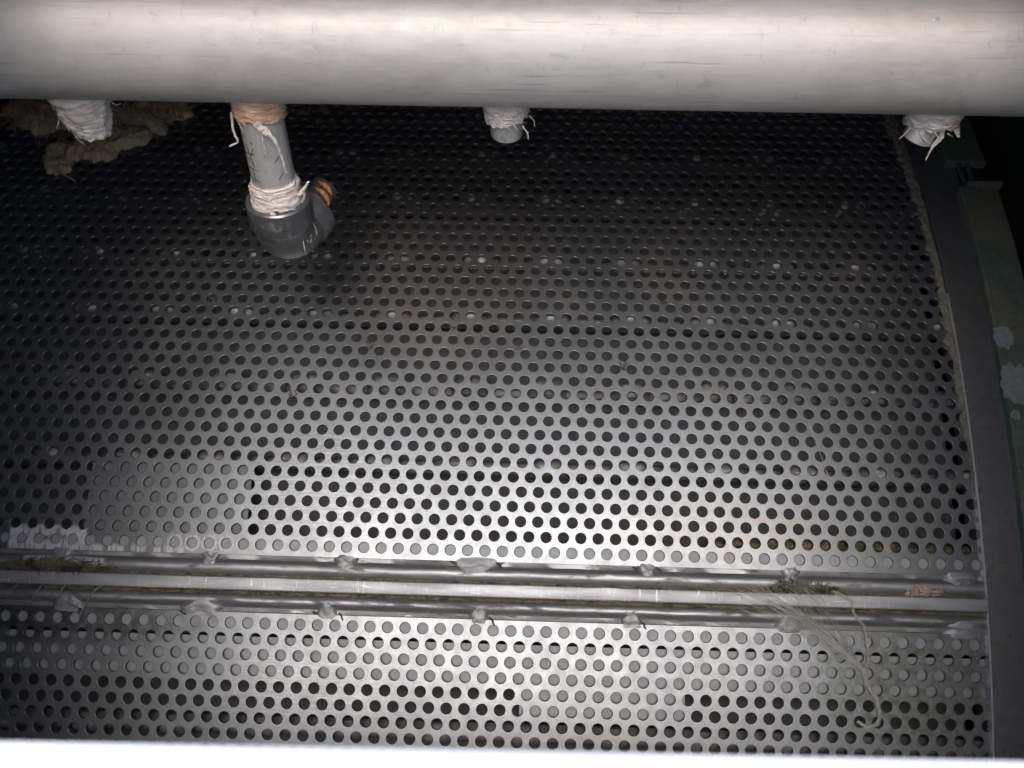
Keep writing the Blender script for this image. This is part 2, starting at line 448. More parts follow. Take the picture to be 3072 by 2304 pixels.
# white folded sill in front of the opening
mb = MB()
mb.add([(-60, -59.5, 89.1), (40, -58.9, 90.9), (40, -62.4, 91.35), (-60, -63, 89.55), (-60, -59.5, 88.8), (40, -58.9, 90.2), (40, -62.4, 90.65), (-60, -63, 89.25)],
       [(3, 2, 1, 0), (0, 1, 5, 4), (1, 2, 6, 5), (2, 3, 7, 6), (3, 0, 4, 7), (4, 5, 6, 7)])
sill = obj('hatch_sill', mb, M['white'], None, smooth=False, loc=(0, -61, 90))
tag(sill, 'blown-out white hatch edge along the bottom of the opening', 'sill')

# ------------------------------------------------------------------ the perforated drum
drum = thing('screen_drum', 'large perforated steel drum with a welded seam across it', 'drum', (0, 0, -R))
Q = 0.86839
X0U, X0L = -1.75682, -2.14002
SEAM_B = (-0.02935 - TH0) * R          # s of the first hole row below the seam (-4.44)
HOLE = 0.318


def perforated(name, srow, sgn, xoff, nrows, xmin, xmax, smargin):
    """hexagonal cells, each with a round punched hole with a softened rim; custom normals follow the drum"""
    NS = 24
    co = []; uvs = []; nrm = []; faces = []; corner = {}
    ca = [math.cos(math.pi / 2 + 2 * math.pi * k / NS) for k in range(NS)]; sa = [math.sin(math.pi / 2 + 2 * math.pi * k / NS) for k in range(NS)]
    def addv(X, s, h, nl=None):
        a = PHI - (TH0 + s / R); r = R + h
        co.append((X, -r * math.sin(a), r * math.cos(a))); uvs.append((X / 100, s / 100))
        rn = (0, -math.sin(a), math.cos(a)); tn = (0, math.cos(a), math.sin(a))
        if nl is None: nrm.append(rn)
        else: nrm.append((nl[0], rn[1] * nl[2] + tn[1] * nl[1], rn[2] * nl[2] + tn[2] * nl[1]))
        return len(co) - 1
    hx = [(0, 2), (-1, 1), (-1, -1), (0, -2), (1, -1), (1, 1)]
    for r in range(nrows):
        off = 0.5 * (r % 2)
        c0 = math.ceil(xmin - xoff - off); c1 = math.floor(xmax - xoff - off)
        for c in range(c0, c1 + 1):
            xc = xoff + c + off; s_ = srow + sgn * r * Q
            k2 = int(round(2 * (c + off)))
            cor = []
            for dx, dy in hx:
                key = (k2 + dx, 3 * r * sgn + dy)
                if key not in corner:
                    corner[key] = addv(xoff + key[0] / 2, srow + key[1] * Q / 3, 0)
                cor.append(corner[key])
            rg = []
            for rad, h, nl in ((HOLE + 0.022, 0, 0), (HOLE + 0.004, -0.012, 1), (HOLE, -0.045, 2), (HOLE, -0.2, 2)):
                ring = []
                for k in range(NS):
                    if nl == 0: q = None
                    elif nl == 1: q = (-ca[k] * 0.707, -sa[k] * 0.707, 0.707)
                    else: q = (-ca[k], -sa[k], 0.0)
                    ring.append(addv(xc + rad * ca[k], s_ + rad * sa[k], h, q))
                rg.append(ring)
            A = rg[0]
            for i in range(6):
                j = (i + 1) % 6; b = 4 * i
                a0, a1, a2, a3, a4 = (A[(b + q) % NS] for q in range(5))
                faces += [(cor[i], a1, a0), (cor[i], a2, a1), (cor[i], cor[j], a2), (cor[j], a3, a2), (cor[j], a4, a3)]
            for u_, v_ in ((0, 1), (1, 2), (2, 3)):
                for k in range(NS):
                    l = (k + 1) % NS
                    faces.append((rg[u_][k], rg[u_][l], rg[v_][l], rg[v_][k]))
            if r == 0:      # straight margin along the seam
                se = srow - sgn * smargin
                if sgn > 0: e0, e1, e2 = cor[2], cor[3], cor[4]
                else: e0, e1, e2 = cor[1], cor[0], cor[5]
                b0 = addv(xc - 0.5, se, 0); b1 = addv(xc + 0.5, se, 0)
                d0 = addv(xc - 0.5, se, -0.2, (0, -sgn, 0)); d1 = addv(xc + 0.5, se, -0.2, (0, -sgn, 0))
                t0 = addv(xc - 0.5, se, 0, (0, -sgn, 0)); t1 = addv(xc + 0.5, se, 0, (0, -sgn, 0))
                if sgn > 0: faces += [(e0, b0, e1), (b0, b1, e1), (e1, b1, e2), (t0, d0, d1, t1)]
                else: faces += [(e0, e1, b0), (b0, e1, b1), (e1, e2, b1), (t0, t1, d1, d0)]
    L = np.array((0, 0, -R)); v = (np.array(co) - L) * S
    me = bpy.data.meshes.new(name); me.from_pydata(v.tolist(), [], faces)
    uvl = me.uv_layers.new(name='UVMap')
    li = np.zeros(len(me.loops), dtype=np.int32); me.loops.foreach_get('vertex_index', li)
    uvl.data.foreach_set('uv', np.array(uvs, dtype=np.float32)[li].ravel())
    me.polygons.foreach_set('use_smooth', [True] * len(me.polygons))
    n = np.array(nrm); n /= np.linalg.norm(n, axis=1)[:, None]
    me.normals_split_custom_set_from_vertices(n.tolist())
    me.materials.append(M['sheet'])
    o = bpy.data.objects.new(name, me); COL.objects.link(o); o.parent = drum
    return o


XE = 25.54                     # inner edge of the end flange
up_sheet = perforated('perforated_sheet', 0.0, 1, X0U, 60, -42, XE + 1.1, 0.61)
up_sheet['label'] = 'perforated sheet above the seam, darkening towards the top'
lo_sheet = perforated('perforated_sheet', SEAM_B, -1, X0L, 18, -42, XE + 1.1, 0.57)
lo_sheet['label'] = 'perforated sheet below the seam with pale plates behind its holes'

# plain skin closing the rest of the drum, and the dark core inside
mb = MB(); N = 90; s0 = 60 * Q - 0.5; s1 = 2 * math.pi * R + SEAM_B - 17.6 * Q
mb.extrude([(s0 + (s1 - s0) * i / N, -0.05) for i in range(N + 1)], -42, XE + 1, closed=False)
obj('drum_shell', mb, M['flange'], drum)
mb = MB(); mb.lathe((-42, 0, 0), (1, 0, 0), [(0, 4), (0.01, R - 3.2), (67.5, R - 3.2), (67.51, 4)], 128)
obj('inner_core', mb, M['inner'], drum)

# inner ribs crossing under certain hole rows, with a lug every fifth hole
for k, row in enumerate((6.0, 11.9, 17.7, 22.8, 28.5, 34.2, 39.9)):
    s = row * Q; mb = MB()
    mb.extrude([(s - .5, -1.9), (s - .42, -1.5), (s - .2, -1.34), (s + .05, -1.3), (s + .3, -1.42), (s + .5, -1.9)], -41, XE, 1)
    for j in range(-8, 6):
        xc = X0U + 2.5 + 5 * j + random.uniform(-.3, .3); lo = random.uniform(0, .28)
        mb.patch(xc - 1.25, xc + 1.25, s - .55, s + .5, lambda X, q, u, v: -0.27 - lo - 0.75 * (abs(2 * u - 1) ** 2.6) - 0.4 * abs(2 * v - 1) ** 2 + 0.16 * nz(X * 2, q * 3, k), 12, 8)
    obj('inner_rib', mb, M['ribs'], drum)
s = SEAM_B - 6.7 * Q; mb = MB()
mb.extrude([(s - .5, -1.2), (s - .42, -.9), (s - .2, -.72), (s + .05, -.7), (s + .3, -.82), (s + .5, -1.2)], -41, XE, 1)
for j in range(-8, 6):
    xc = X0U + 1.5 + 5 * j
    mb.patch(xc - 1.2, xc + 1.2, s - .55, s + .5, lambda X, q, u, v: -0.27 - 0.75 * (abs(2 * u - 1) ** 2.6) - 0.4 * abs(2 * v - 1) ** 2 + 0.1 * nz(X * 2, q * 3, 3), 12, 8)
obj('inner_rib', mb, M['ribs'], drum)


def plate(name, x0, x1, s0, s1, h, label=None, mat='backing'):
    mb = MB(); n = 10
    pr = [(s0 + (s1 - s0) * i / n, h) for i in range(n + 1)] + [(s1, h - 0.12), (s0, h - 0.12)]
    mb.extrude(pr, x0, x1, 1)
    o = obj(name, mb, M[mat], drum, angle=30)
    if label: o['label'] = label
    return o


plate('backing_plate', -26.35, -16.75, 0.62, 4.95, -0.36, mat='plate', label='short grey plate behind the holes at the left above the seam')
plate('backing_plate', -41, XE, -7.45, -5.22, -0.42, 'long pale plate behind the holes below the seam')
plate('backing_plate', -0.55, 8.75, -9.3, -7.46, -0.45, 'short pale plate low down behind the holes')

plate('strip_flange', -42, XE, -0.548, 0.46, -0.24); plate('strip_flange', -42, XE, -4.86, -3.973, -0.24)

# ------------------------------------------------------------------ the seam: two folded strips, a raised flat bar, weld tabs
up_prof = [(-0.55, -0.24), (-0.86, -0.22), (-0.93, -0.12), (-1.02, 0.06), (-1.16, 0.18), (-1.34, 0.21), (-1.52, 0.16), (-1.68, 0.03), (-1.78, -0.14), (-1.82, -0.4), (-1.82, -0.6), (-0.55, -0.5)]
mb = MB(); mb.extrude(up_prof, -42, XE, 120, 0.05, seed=1.7); obj('seam_strip', mb, M['strip'], drum, angle=50)['label'] = 'rounded strip along the upper sheet edge'
lo_prof = [(-2.84, -0.6), (-2.84, -0.3), (-2.87, -0.08), (-2.98, 0.1), (-3.14, 0.18), (-3.30, 0.14), (-3.43, 0.03), (-3.52, -0.08), (-3.62, -0.14), (-3.82, -0.12), (-3.94, -0.22), (-3.97, -0.5), (-3.5, -0.6)]
mb = MB(); mb.extrude(lo_prof, -42, XE, 120, 0.06, seed=5.1); obj('seam_strip', mb, M['strip'], drum, angle=50)['label'] = 'rounded strip along the lower sheet edge'
bar_prof = [(-1.875, -0.5), (-1.875, 0.30), (-1.90, 0.34), (-1.95, 0.36), (-2.54, 0.36), (-2.60, 0.34), (-2.63, 0.29), (-2.63, -0.5)]
mb = MB(); mb.extrude(bar_prof, -42, XE, 60, 0.02, seed=9.3); obj('flat_bar', mb, M['bar'], drum, angle=50)
mb = MB(); mb.extrude([(-1.5, -0.8), (-1.5, -0.45), (-3.2, -0.45), (-3.2, -0.8)], -42, XE, 1); obj('seam_floor', mb, M['flange'], drum)


def silt_line(x0, x1, s, wd, h0, seed, amp=0.14, n=420):
    """a ragged line of dried silt lying in a groove of the seam"""
    mb = MB()
    def hf(X, q, u, v):
        e = 1 - abs(2 * v - 1) ** 2
        g = nz(X * 1.3, seed) * 0.5 + 0.5 + 0.5 * nz(X * 5, v * 3, seed)
        return (X, q + 0.10 * nz(X * 3, v * 2, seed + 4), h0 + e * amp * max(0.1, g) + 0.05 * nz(X * 9, v * 9, seed))
    mb.patch(x0, x1, s - wd / 2, s + wd / 2, hf, n, 6)
    return mb


obj('silt_line', silt_line(-41, XE, -1.80, 0.26, -0.12, 2.0), M['crud'], drum, angle=0)['label'] = 'brown silt in the groove above the flat bar'
obj('silt_line', silt_line(-41, XE, -2.74, 0.24, -0.22, 7.0), M['crud'], drum, angle=0)['label'] = 'brown silt in the groove below the flat bar'


def weld_tab(xc, sc_, wx, ws, hgt, seed, sgn=1):
    """lumpy welded bridge from the sheet edge across the recess to the strip"""
    mb = MB()
    def hf(X, q, u, v):
        uu = 2 * u - 1; vv = 2 * v - 1
        wv = 0.6 + 0.35 * (v if sgn > 0 else 1 - v) + 0.3 * nz(v * 3, seed)
        Xn = xc + uu * wx * 0.5 * wv + 0.14 * nz(v * 3, u * 2, seed) + 0.02 * nz(v * 14, u * 9, seed)
        near = 1 - v if sgn > 0 else v            # 0 on the sheet, 1 on the rounded strip
        e = max(0.0, 1 - abs(uu) ** (5 + 3 * nz(v * 3, seed, 5)))
        top = 0.012 + (0.20 * near ** 1.5) + hgt * 0.5 * math.sin(math.pi * v) * (0.5 + nz(u * 2.4, v * 2.4, seed)) + 0.012 * nz(u * 7, v * 7, seed + 2)
        return (Xn, q + 0.16 * nz(u * 3.5, seed, v * 2) * (0.5 + near * .5) + 0.05 * nz(u * 11, seed, 3), top * e - 0.3 * (1 - e))
    mb.patch(xc - wx / 2, xc + wx / 2, sc_ - ws / 2, sc_ + ws / 2, hf, 26, 22)
    return obj('weld_tab', mb, M['weld'], drum, angle=0)


for i, (xc, wx) in enumerate(((-18.6, 1.0), (-10.75, 1.5), (-3.3, 2.6), (6.55, 1.1), (14.7, 1.1), (24.3, 1.7), (-27.3, 1.5), (-36.0, 1.4))):
    weld_tab(xc, -0.86, wx * 1.3, 0.78 + 0.10 * (i == 2), 0.10 + 0.07 * (i in (1, 2)), i * 3.7 + 1)
for i, (xc, wx) in enumerate(((-26.6, 1.9), (-18.9, 2.4), (-11.6, 1.2), (-2.95, 1.2), (5.7, 1.3), (14.5, 1.8), (24.4, 2.4), (-35.0, 1.6))):
    weld_tab(xc, -3.62, wx * 1.25, 0.92, 0.10 + 0.05 * (i in (1, 5)), i * 5.3 + 40, -1)

# torn slots and burnt edges next to the weld tabs (little dark ridges of slag)
for (x, s, dx, ds) in ((-4.55, -0.72, 0.22, 0.12), (-1.95, -0.8, 0.2, 0.2), (5.85, -0.8, .1, .14), (7.2, -0.8, .1, .1), (-12.3, -3.8, .2, .1), (-10.85, -3.95, .14, .25), (-2.25, -3.95, .16, .25), (6.35, -3.95, .16, .22), (-19.9, -4.0, .25, .15), (-26.0, -3.9, .25, .25)):
    mb = MB(); path = [Pt(x + dx * t + 0.1 * nz(t * 3, x) + .08 * (1 - t * t), s - ds * t, -0.03 + 0.03 * nz(t * 6, x, 3)) for t in np.linspace(-1, 1, 9)]
    mb.tube(path, [0.02, 0.05, 0.07, 0.06, 0.07, 0.065, 0.06, 0.04, 0.01], 8)
    obj('slag_bead', mb, M['slag'], drum)

# bright scraped smear on the upper strip at the left
def strip_height(q):
    for (a, b), (c, d) in zip(up_prof[:-2], up_prof[1:-1]):
        if c <= q <= a and a != c: return b + (d - b) * (a - q) / (a - c)
    return 0.2
mb = MB()
def smear(X, q, u, v):
    top = -0.93 - 0.10 * abs(nz(X * 2.2, 5)) - 0.08 * abs(nz(X * 9, 2)); bot = -1.42 + 0.12 * nz(X * 1.3, 8) + 0.07 * nz(X * 10, 3) - 0.12 * u + .25 * max(0, .25 - u)
    qq = top + (bot - top) * v
    return (X, qq, strip_height(qq) + 0.018)
mb.patch(-29.4, -24.7, -1.4, -0.93, smear, 90, 8)
M['scrape'] = matte('scraped_bright_steel', (0.43, 0.42, 0.40), (0.29, 0.28, 0.27), 500, 0.55, 0.3, 0.0005, None, (3, 0.3, 0.3))
obj('scrape_mark', mb, M['scrape'], drum, angle=0)

# ------------------------------------------------------------------ end flange, clamp band
SA, SB = -24.0, 70.0


def ring(name, x0, x1, h0, h1, sa, sb, mat, n=140, bev=0.06, parent=None, wob=0.0):
    """arc-shaped band round the drum end: a rectangular section run along s"""
    sec = [(x0, h0), (x0, h1 - bev), (x0 + bev, h1), (x1 - bev, h1), (x1, h1 - bev), (x1, h0)]
    vs = []; fs = []; k = len(sec)
    for i in range(n + 1):
        s = sa + (sb - sa) * i / n
        for j, (x, h) in enumerate(sec): vs.append(Pt(x + wob * nz(s * .6, j), s, h + wob * nz(s * .5, j, 5)))
    for i in range(n):
        for j in range(k):
            l = (j + 1) % k
            fs.append((i * k + j, i * k + l, (i + 1) * k + l, (i + 1) * k + j))
    fs.append(tuple(range(k))); fs.append(tuple(n * k + j for j in range(k))[::-1])
    mb = MB(); mb.add(vs, fs)
    return obj(name, mb, mat, parent or drum, angle=35)


ring('end_flange', XE + 0.07, XE + 2.75, -2.0, 0.22, SA, 24.6, M['flange'])['label'] = 'dark flange strip at the drum end, lower length'
ring('end_flange', XE + 0.07, XE + 2.75, -2.0, 0.20, 24.75, SB, M['flange'])['label'] = 'dark flange strip at the drum end, upper length'
ring('flange_edge', XE - 0.05, XE + 0.067, -0.3, 0.30, SA, 17.0, M['edge'], bev=0.035)
ring('end_disc', XE + 2.76, XE + 5.2, -6.0, -1.2, SA, SB, M['housing'])
band1 = ring('clamp_band', XE + 2.15, XE + 4.7, 0.24, 0.95, -3.0, 25.3, M['green'], wob=0.05, bev=0.12); band1['label'] = 'green clamp band with pale bare patches'
ring('clamp_band', XE + 2.3, XE + 4.9, -0.4, 0.15, SA, -3.1, M['green'], wob=0.05)['label'] = 'lower green clamp band beside the flange'
band2 = ring('clamp_band', XE + 1.9, XE + 4.6, 0.24, 0.85, 27.9, SB, M['green'], wob=0.05, bev=0.12); band2['label'] = 'upper green clamp band above the joint'
for dx in (2.75, 3.35):
    mb = MB(); mb.tube([Pt(XE + dx, 24.5 + 0.5 * i, 0.62) for i in range(9)], 0.17, 12)
    obj('clamp_bolt', mb, M['bolt'], drum)
# turned-up lug at the joint of the clamp band
mb = MB(); a = [(XE + 2.6, 25.32), (XE + 4.9, 25.32), (XE + 4.9, 25.46), (XE + 2.6, 25.46)]
mb.add([Pt(x, s, 0.2) for x, s in a] + [Pt(x, s, 1.35) for x, s in a], [(3, 2, 1, 0), (4, 5, 6, 7), (0, 1, 5, 4), (1, 2, 6, 5), (2, 3, 7, 6), (3, 0, 4, 7)])
obj('joint_lug', mb, M['green'], drum, angle=30)
# patches of bare primer on the clamp band
for (px, py, rx, ry, sd) in ((3010, 1012, 27, 33, 1.0), (3045, 1150, 40, 58, 2.0), (3046, 1245, 12, 14, 3.0)):
    X, s = un(px, py, 0.95); mb = MB(); n = 110; pts = []
    for j in range(n):
        a = 2 * math.pi * j / n; q = 1 + 0.28 * nz(math.cos(a) * 2.2, math.sin(a) * 2.2, sd * 7) + 0.10 * nz(math.cos(a) * 4, math.sin(a) * 4, sd) + 0.05 * nz(math.cos(a) * 17, math.sin(a) * 17, sd)
        pts.append((X + rx / 47 * q * math.cos(a), s + ry / 45 * q * math.sin(a)))
    pts = [(min(x, XE + 4.55), q) for x, q in pts]
    mb.add([Pt(x, q, 1.0) for x, q in pts] + [Pt(x, q, 0.86) for x, q in pts], [tuple(range(n))] + [(i, i + n, (i + 1) % n + n, (i + 1) % n) for i in range(n)])
    obj('bare_patch', mb, M['chip'], band1, smooth=False)

# ------------------------------------------------------------------ spray header with four nozzles
PY, PZ, PR = -23.951, 85.756, 2.95
hd = thing('spray_header', 'thick grey alloy pipe across the top with four taped nozzles', 'pipe', (0, PY, PZ))
mb = MB(); mb.lathe((-50, PY, PZ), (1, 0, 0), [(0, PR)] + [(2 * i, PR) for i in range(1, 42)], 96, wob=lambda i, a: 0.012 * nz(i * .7, math.cos(a) * 2, math.sin(a) * 2))
obj('main_pipe', mb, M['pipe'], hd)
# small raised burr of metal on the pipe
mb = MB(); mb.lathe((16.6, PY - 1.9, PZ + 2.22), (-0.5, -0.6, 0.65), [(0, 0.2), (0.03, 0.18), (0.05, 0.08)], 10, u=(1, 0, -0.2), wob=lambda i, a: 0.09 * math.cos(2 * a))
obj('metal_burr', mb, M['edge'], hd)


def wrap(name, x, z0, z1, r0, r1, mat, parent, seed, tilt=0.12, turns=5, amp=0.10):
    """wound sealing tape: overlapping uneven turns"""
    n = 64; k = 34; mb = MB(); prof = [(z0 - z1) * i / k for i in range(k + 1)]
    vs = []; fs = []
    for i, d in enumerate(prof):
        t = i / k
        for j in range(n):
            a = 2 * math.pi * j / n
            r = r0 + (r1 - r0) * t ** 1.3
            ph = t * turns + tilt * math.sin(a + seed) * 2 + 0.55 * nz(math.cos(a) * 1.5, math.sin(a) * 1.5, seed + t * 2.5)
            turn = math.floor(ph); saw = (ph - turn) * (0.35 + 0.65 * abs(nz(turn * 1.7, seed))) + 0.25 * nz(a * 1.2, turn * 3.3, seed)
            r += amp * (0.9 - saw) * 0.9 + 1.0 * amp * nz(math.cos(a) * 2.4, math.sin(a) * 2.4, t * 5 + seed) + 0.4 * amp * nz(a * 5, t * 14, seed)
            edge = 0.0
            if i in (0, k): r = r0 * 0.55 if i == 0 else r1 * 0.8
            dz = (0.20 * math.sin(a + seed * 2) + 0.24 * nz(math.cos(a) * 3, math.sin(a) * 3, seed + 9) + 0.16 * nz(a * 6, seed) + 0.10 * nz(a * 14, seed)) * t
            vs.append((x + r * math.cos(a), PY + r * math.sin(a), z0 - d + dz))
    for i in range(k):
        for j in range(n):
            fs.append((i * n + j, (i + 1) * n + j, (i + 1) * n + (j + 1) % n, i * n + (j + 1) % n))
    mb.add(vs, fs)
    rg = random.Random(int(seed * 100))
    for q in range(30):         # frayed threads standing off the winding
        t = rg.uniform(.05, 1.0); a = rg.uniform(math.pi, 2 * math.pi); r = (r0 + (r1 - r0) * t ** 1.3) + amp * .5; L_ = rg.uniform(.25, .8); dn = rg.uniform(-.1, .5)
        mb.tube([(x + (r + .07 * u * u * (1 if q % 5 else 2.5)) * math.cos(a + L_ / r * u), PY + (r + .07 * u * u) * math.sin(a + L_ / r * u), z0 + (z1 - z0) * t - dn * u + .05 * nz(u * 3, q)) for u in (0, .33, .66, 1)], [.035, .03, .02, .008], 4)
    return obj(name, mb, mat, parent, angle=0)


def fibres(name, mat, parent, specs, rad=0.035):
    """loose ends hanging from the tape: each a list of points"""
    mb = MB()
    for i, (pts, r) in enumerate(specs):
        P_ = [Vector(p) for p in pts]; path = []
        m_ = 14
        for q in range(m_ + 1):
            t = q / m_ * (len(P_) - 1); a = min(int(t), len(P_) - 2); f = t - a
            p = P_[a].lerp(P_[a + 1], f)
            path.append(p + Vector((nz(q * .8, i, 1), nz(q * .8, i, 2), nz(q * .8, i, 3))) * 0.06)
        mb.tube(path, [r * (1 - 0.6 * q / m_) * (0.75 + 0.5 * abs(nz(q * 1.7, i))) for q in range(m_ + 1)], 5)
    return obj(name, mb, mat, parent)


def zL(L): return PZ - L


def lathe_down(prof, x, n=48):
    mb = MB(); mb.lathe((x, PY, 0), (0, 0, -1), [(-z, r) for z, r in prof], n); return mb


# first nozzle: short, wholly wrapped
n1 = obj('nozzle', lathe_down([(zL(2.5), 0.5), (zL(2.5), 0.66), (zL(5.3), 0.66), (zL(5.37), 0.6), (zL(5.37), 0.3)], -22.5), M['stub'], hd)
n1['label'] = 'short nozzle wholly wrapped in white tape, at the left'
wrap('tape_wrap', -22.5, zL(2.75), zL(5.25), 1.40, 0.74, M['tape'], n1, 2.3, turns=6, amp=0.13, tilt=0.25)
fibres('tape_fibre', M['tape'], n1, [([(-23.6, PY - .5, zL(3.9)), (-23.75, PY - .6, zL(4.4)), (-23.95, PY - .6, zL(4.7))], .05), ([(-21.35, PY - .6, zL(3.6)), (-21.5, PY - .7, zL(4.4)), (-21.55, PY - .7, zL(5.0))], .05),
                                    ([(-21.3, PY, zL(3.2)), (-20.9, PY, zL(3.7)), (-20.6, PY, zL(3.6))], .035)])
# second nozzle: long pipe, iron elbow and outlet
n2 = obj('nozzle', lathe_down([(zL(2.5), 0.6), (zL(2.5), 1.10), (zL(10.0), 1.10), (zL(10.0), 0.6)], -13.85), M['stub'], hd)
n2['label'] = 'long nozzle with a black iron elbow at its foot'
wrap('tape_wrap', -13.85, zL(2.7), zL(4.05), 1.25, 1.18, M['hemp'], n2, 5.1, turns=3.2, amp=0.10, tilt=0.2)
wrap('tape_wrap', -13.85, zL(7.75), zL(9.2), 1.14, 1.36, M['tape'], n2, 1.1, turns=4.2, amp=0.10, tilt=0.12)
fibres('tape_fibre', M['tape'], n2, [([(-13.4, PY - 1.2, zL(4.0)), (-12.95, PY - 1.35, zL(4.7)), (-12.8, PY - 1.3, zL(5.6)), (-12.75, PY - 1.25, zL(6.6))], .12), ([(-13.6, PY - 1.25, zL(4.0)), (-13.55, PY - 1.3, zL(5.6))], .04),
                                    ([(-15.05, PY - .6, zL(3.6)), (-15.1, PY - .8, zL(4.4)), (-14.95, PY - .9, zL(5.1)), (-15.4, PY - 1.0, zL(5.25))], .09), ([(-13.75, PY - 1.2, zL(3.75)), (-13.3, PY - 1.38, zL(4.35))], .26),
                                    ([(-12.6, PY - .5, zL(8.5)), (-12.2, PY - .3, zL(8.1)), (-12.0, PY - .2, zL(7.8))], .13), ([(-14.95, PY - .6, zL(8.5)), (-15.05, PY - .5, zL(7.9))], .1), ([(-13.8, PY - 1.4, zL(9.0)), (-13.75, PY - 1.55, zL(9.45))], .22)])
ODIR = Vector((0.40, 0.88, 0.22)).normalized()
EZ = zL(11.45)
el = lathe_down([(zL(9.05), 1.0), (zL(9.0), 1.62), (zL(9.08), 1.70), (zL(10.35), 1.74), (zL(10.5), 1.66), (zL(10.65), 1.55), (EZ + 0.3, 1.53)], -13.85)
# bend: swept ring from straight down to the outlet direction, closed by the outlet collar
c = Vector((-13.85, PY, EZ)); path = []; rad = []
for i in range(13):
    t = i / 12 * math.pi / 2
    path.append(c + Vector((0, 0, 1)) * (0.7 - 1.05 * math.sin(t)) + ODIR * (1.05 * (1 - math.cos(t)))); rad.append(1.53)
for d in (0.3, 0.7):
    path.append(path[12] + ODIR * d); rad.append(1.5)
el.tube(path, rad, 48)
c2 = path[12] + ODIR * 0.3
el.lathe(c2, ODIR, [(0, 1.0), (0, 1.62), (0.1, 1.66), (1.05, 1.64), (1.12, 1.56), (1.12, 1.0)], 48)
elb = obj('pipe_elbow', el, M['iron'], n2, angle=40)
mb = MB(); mb.lathe(c2 + ODIR * 1.0, ODIR, [(0, 0.8), (1.7, 0.8), (1.8, 0.7), (1.8, 0.4)], 32)
outl = obj('outlet_stub', mb, M['slag'], n2)
mb = MB()
for k, (d, a0, a1) in enumerate(((0.15, -.2, 1.6), (0.65, -.3, 1.5), (1.1, 0.2, 1.6))):
    u = ODIR.orthogonal().normalized(); v = ODIR.cross(u); u2 = Vector((0, 0, 1)); v2 = ODIR.cross(u2).normalized()
    pth = [c2 + ODIR * (1.12 + d + 0.12 * nz(i * .7, k)) + (v2 * math.cos(a0 + (a1 - a0) * i / 16) + u2 * math.sin(a0 + (a1 - a0) * i / 16)) * (0.83 + 0.03 * nz(i, k)) for i in range(17)]
    mb.tube(pth, [0.02 + 0.13 * math.sin(math.pi * i / 16) for i in range(17)], 6, flat=0.5)
obj('orange_tape', mb, M['orange'], n2)
# raised oval with worn casting marks on the elbow's side
side = Vector((0.80, -0.60, 0.0)); oc = c + ODIR * 0.55 + Vector((0, 0, -0.05)); upv = Vector((0, 0, 1))
mb = MB(); vf = (side * 1.0 + Vector((0, 0, 0.0))).normalized(); fwd = ODIR
def oval(r1, r2, off, t): return oc + vf * (1.55 * math.cos(math.asin(min(0.98, abs(r2 * math.sin(t)) / 1.6))) + off) + fwd * (r1 * math.cos(t)) + upv * (r2 * math.sin(t))
mb.tube([oval(0.62, 1.02, 0.0, 2 * math.pi * i / 32) for i in range(33)], 0.035, 6, cap=False)
for (a, b, a2, b2) in ((-.25, .62, -.1, .66), (-.25, .5, -.1, .54), (.05, .60, .2, .63), (-.05, .25, .15, .3), (-.05, .12, .15, .16), (-.05, .25, .15, .16), (-.1, -.1, .12, -.05), (-.1, -.22, .12, -.18), (0, -.45, .12, -.42), (-.28, .2, -.22, .0)):
    def op(f, g): return oc + fwd * f + upv * g + vf * (math.sqrt(max(0.1, 1.54 ** 2 - g * g)) + 0.01)
    mb.tube([op(a, b), op(a2, b2)], 0.03, 5)
obj('casting_mark', mb, M['mark'], elb)
# marker scribbles on the long nozzle
mb = MB(); RR = 1.105
def scrib(pts, wd=0.05):
    pts = [(a, -z) for a, z in pts]; dn = []
    for (a, z), (b, y) in zip(pts[:-1], pts[1:]):
        k = max(2, int(math.hypot((b - a) * RR, y - z) / 0.12) + 1)
        dn += [(a + (b - a) * i / k, z + (y - z) * i / k) for i in range(k)]
    dn.append(pts[-1]); L_ = []
    for i, (a, z) in enumerate(dn):
        b, y = dn[min(i + 1, len(dn) - 1)]; c_, y0 = dn[max(i - 1, 0)]
        tx, tz = (b - c_) * RR, y - y0; l = math.hypot(tx, tz) or 1; w_ = wd * (0.8 + 0.5 * nz(i * .9, a))
        for sg in (1, -1):
            aa = a - sg * tz / l * w_ / RR; zz = z + sg * tx / l * w_
            L_.append((-13.85 + (RR + .008) * math.sin(aa), PY - (RR + .008) * math.cos(aa), PZ + zz))
    mb.add(L_, [(2 * i, 2 * i + 1, 2 * i + 3, 2 * i + 2) for i in range(len(dn) - 1)])
for pl in ([(-1.15, 5.1), (-1.05, 5.8), (-1.1, 6.1)], [(-1.2, 5.95), (-.8, 5.75), (-.35, 5.7)], [(-.75, 5.2), (-.62, 5.8), (-.5, 6.5)], [(-.35, 5.35), (-.75, 6.2)], [(-1.1, 6.7), (-.7, 6.6), (-.3, 6.65)], [(-.6, 6.55), (-.65, 7.5)], [(-.95, 7.3), (-.5, 7.25), (-.35, 7.4)], [(-1.0, 7.55), (-.8, 7.45)], [(.75, 5.9), (.5, 6.2)], [(.8, 6.9), (.55, 7.2)], [(-1.25, 4.9), (-.9, 4.85)], [(-.45, 5.0), (-.3, 5.1)]):
    scrib(pl, 0.042)
obj('marker_scribble', mb, M['ink'], n2, smooth=False)
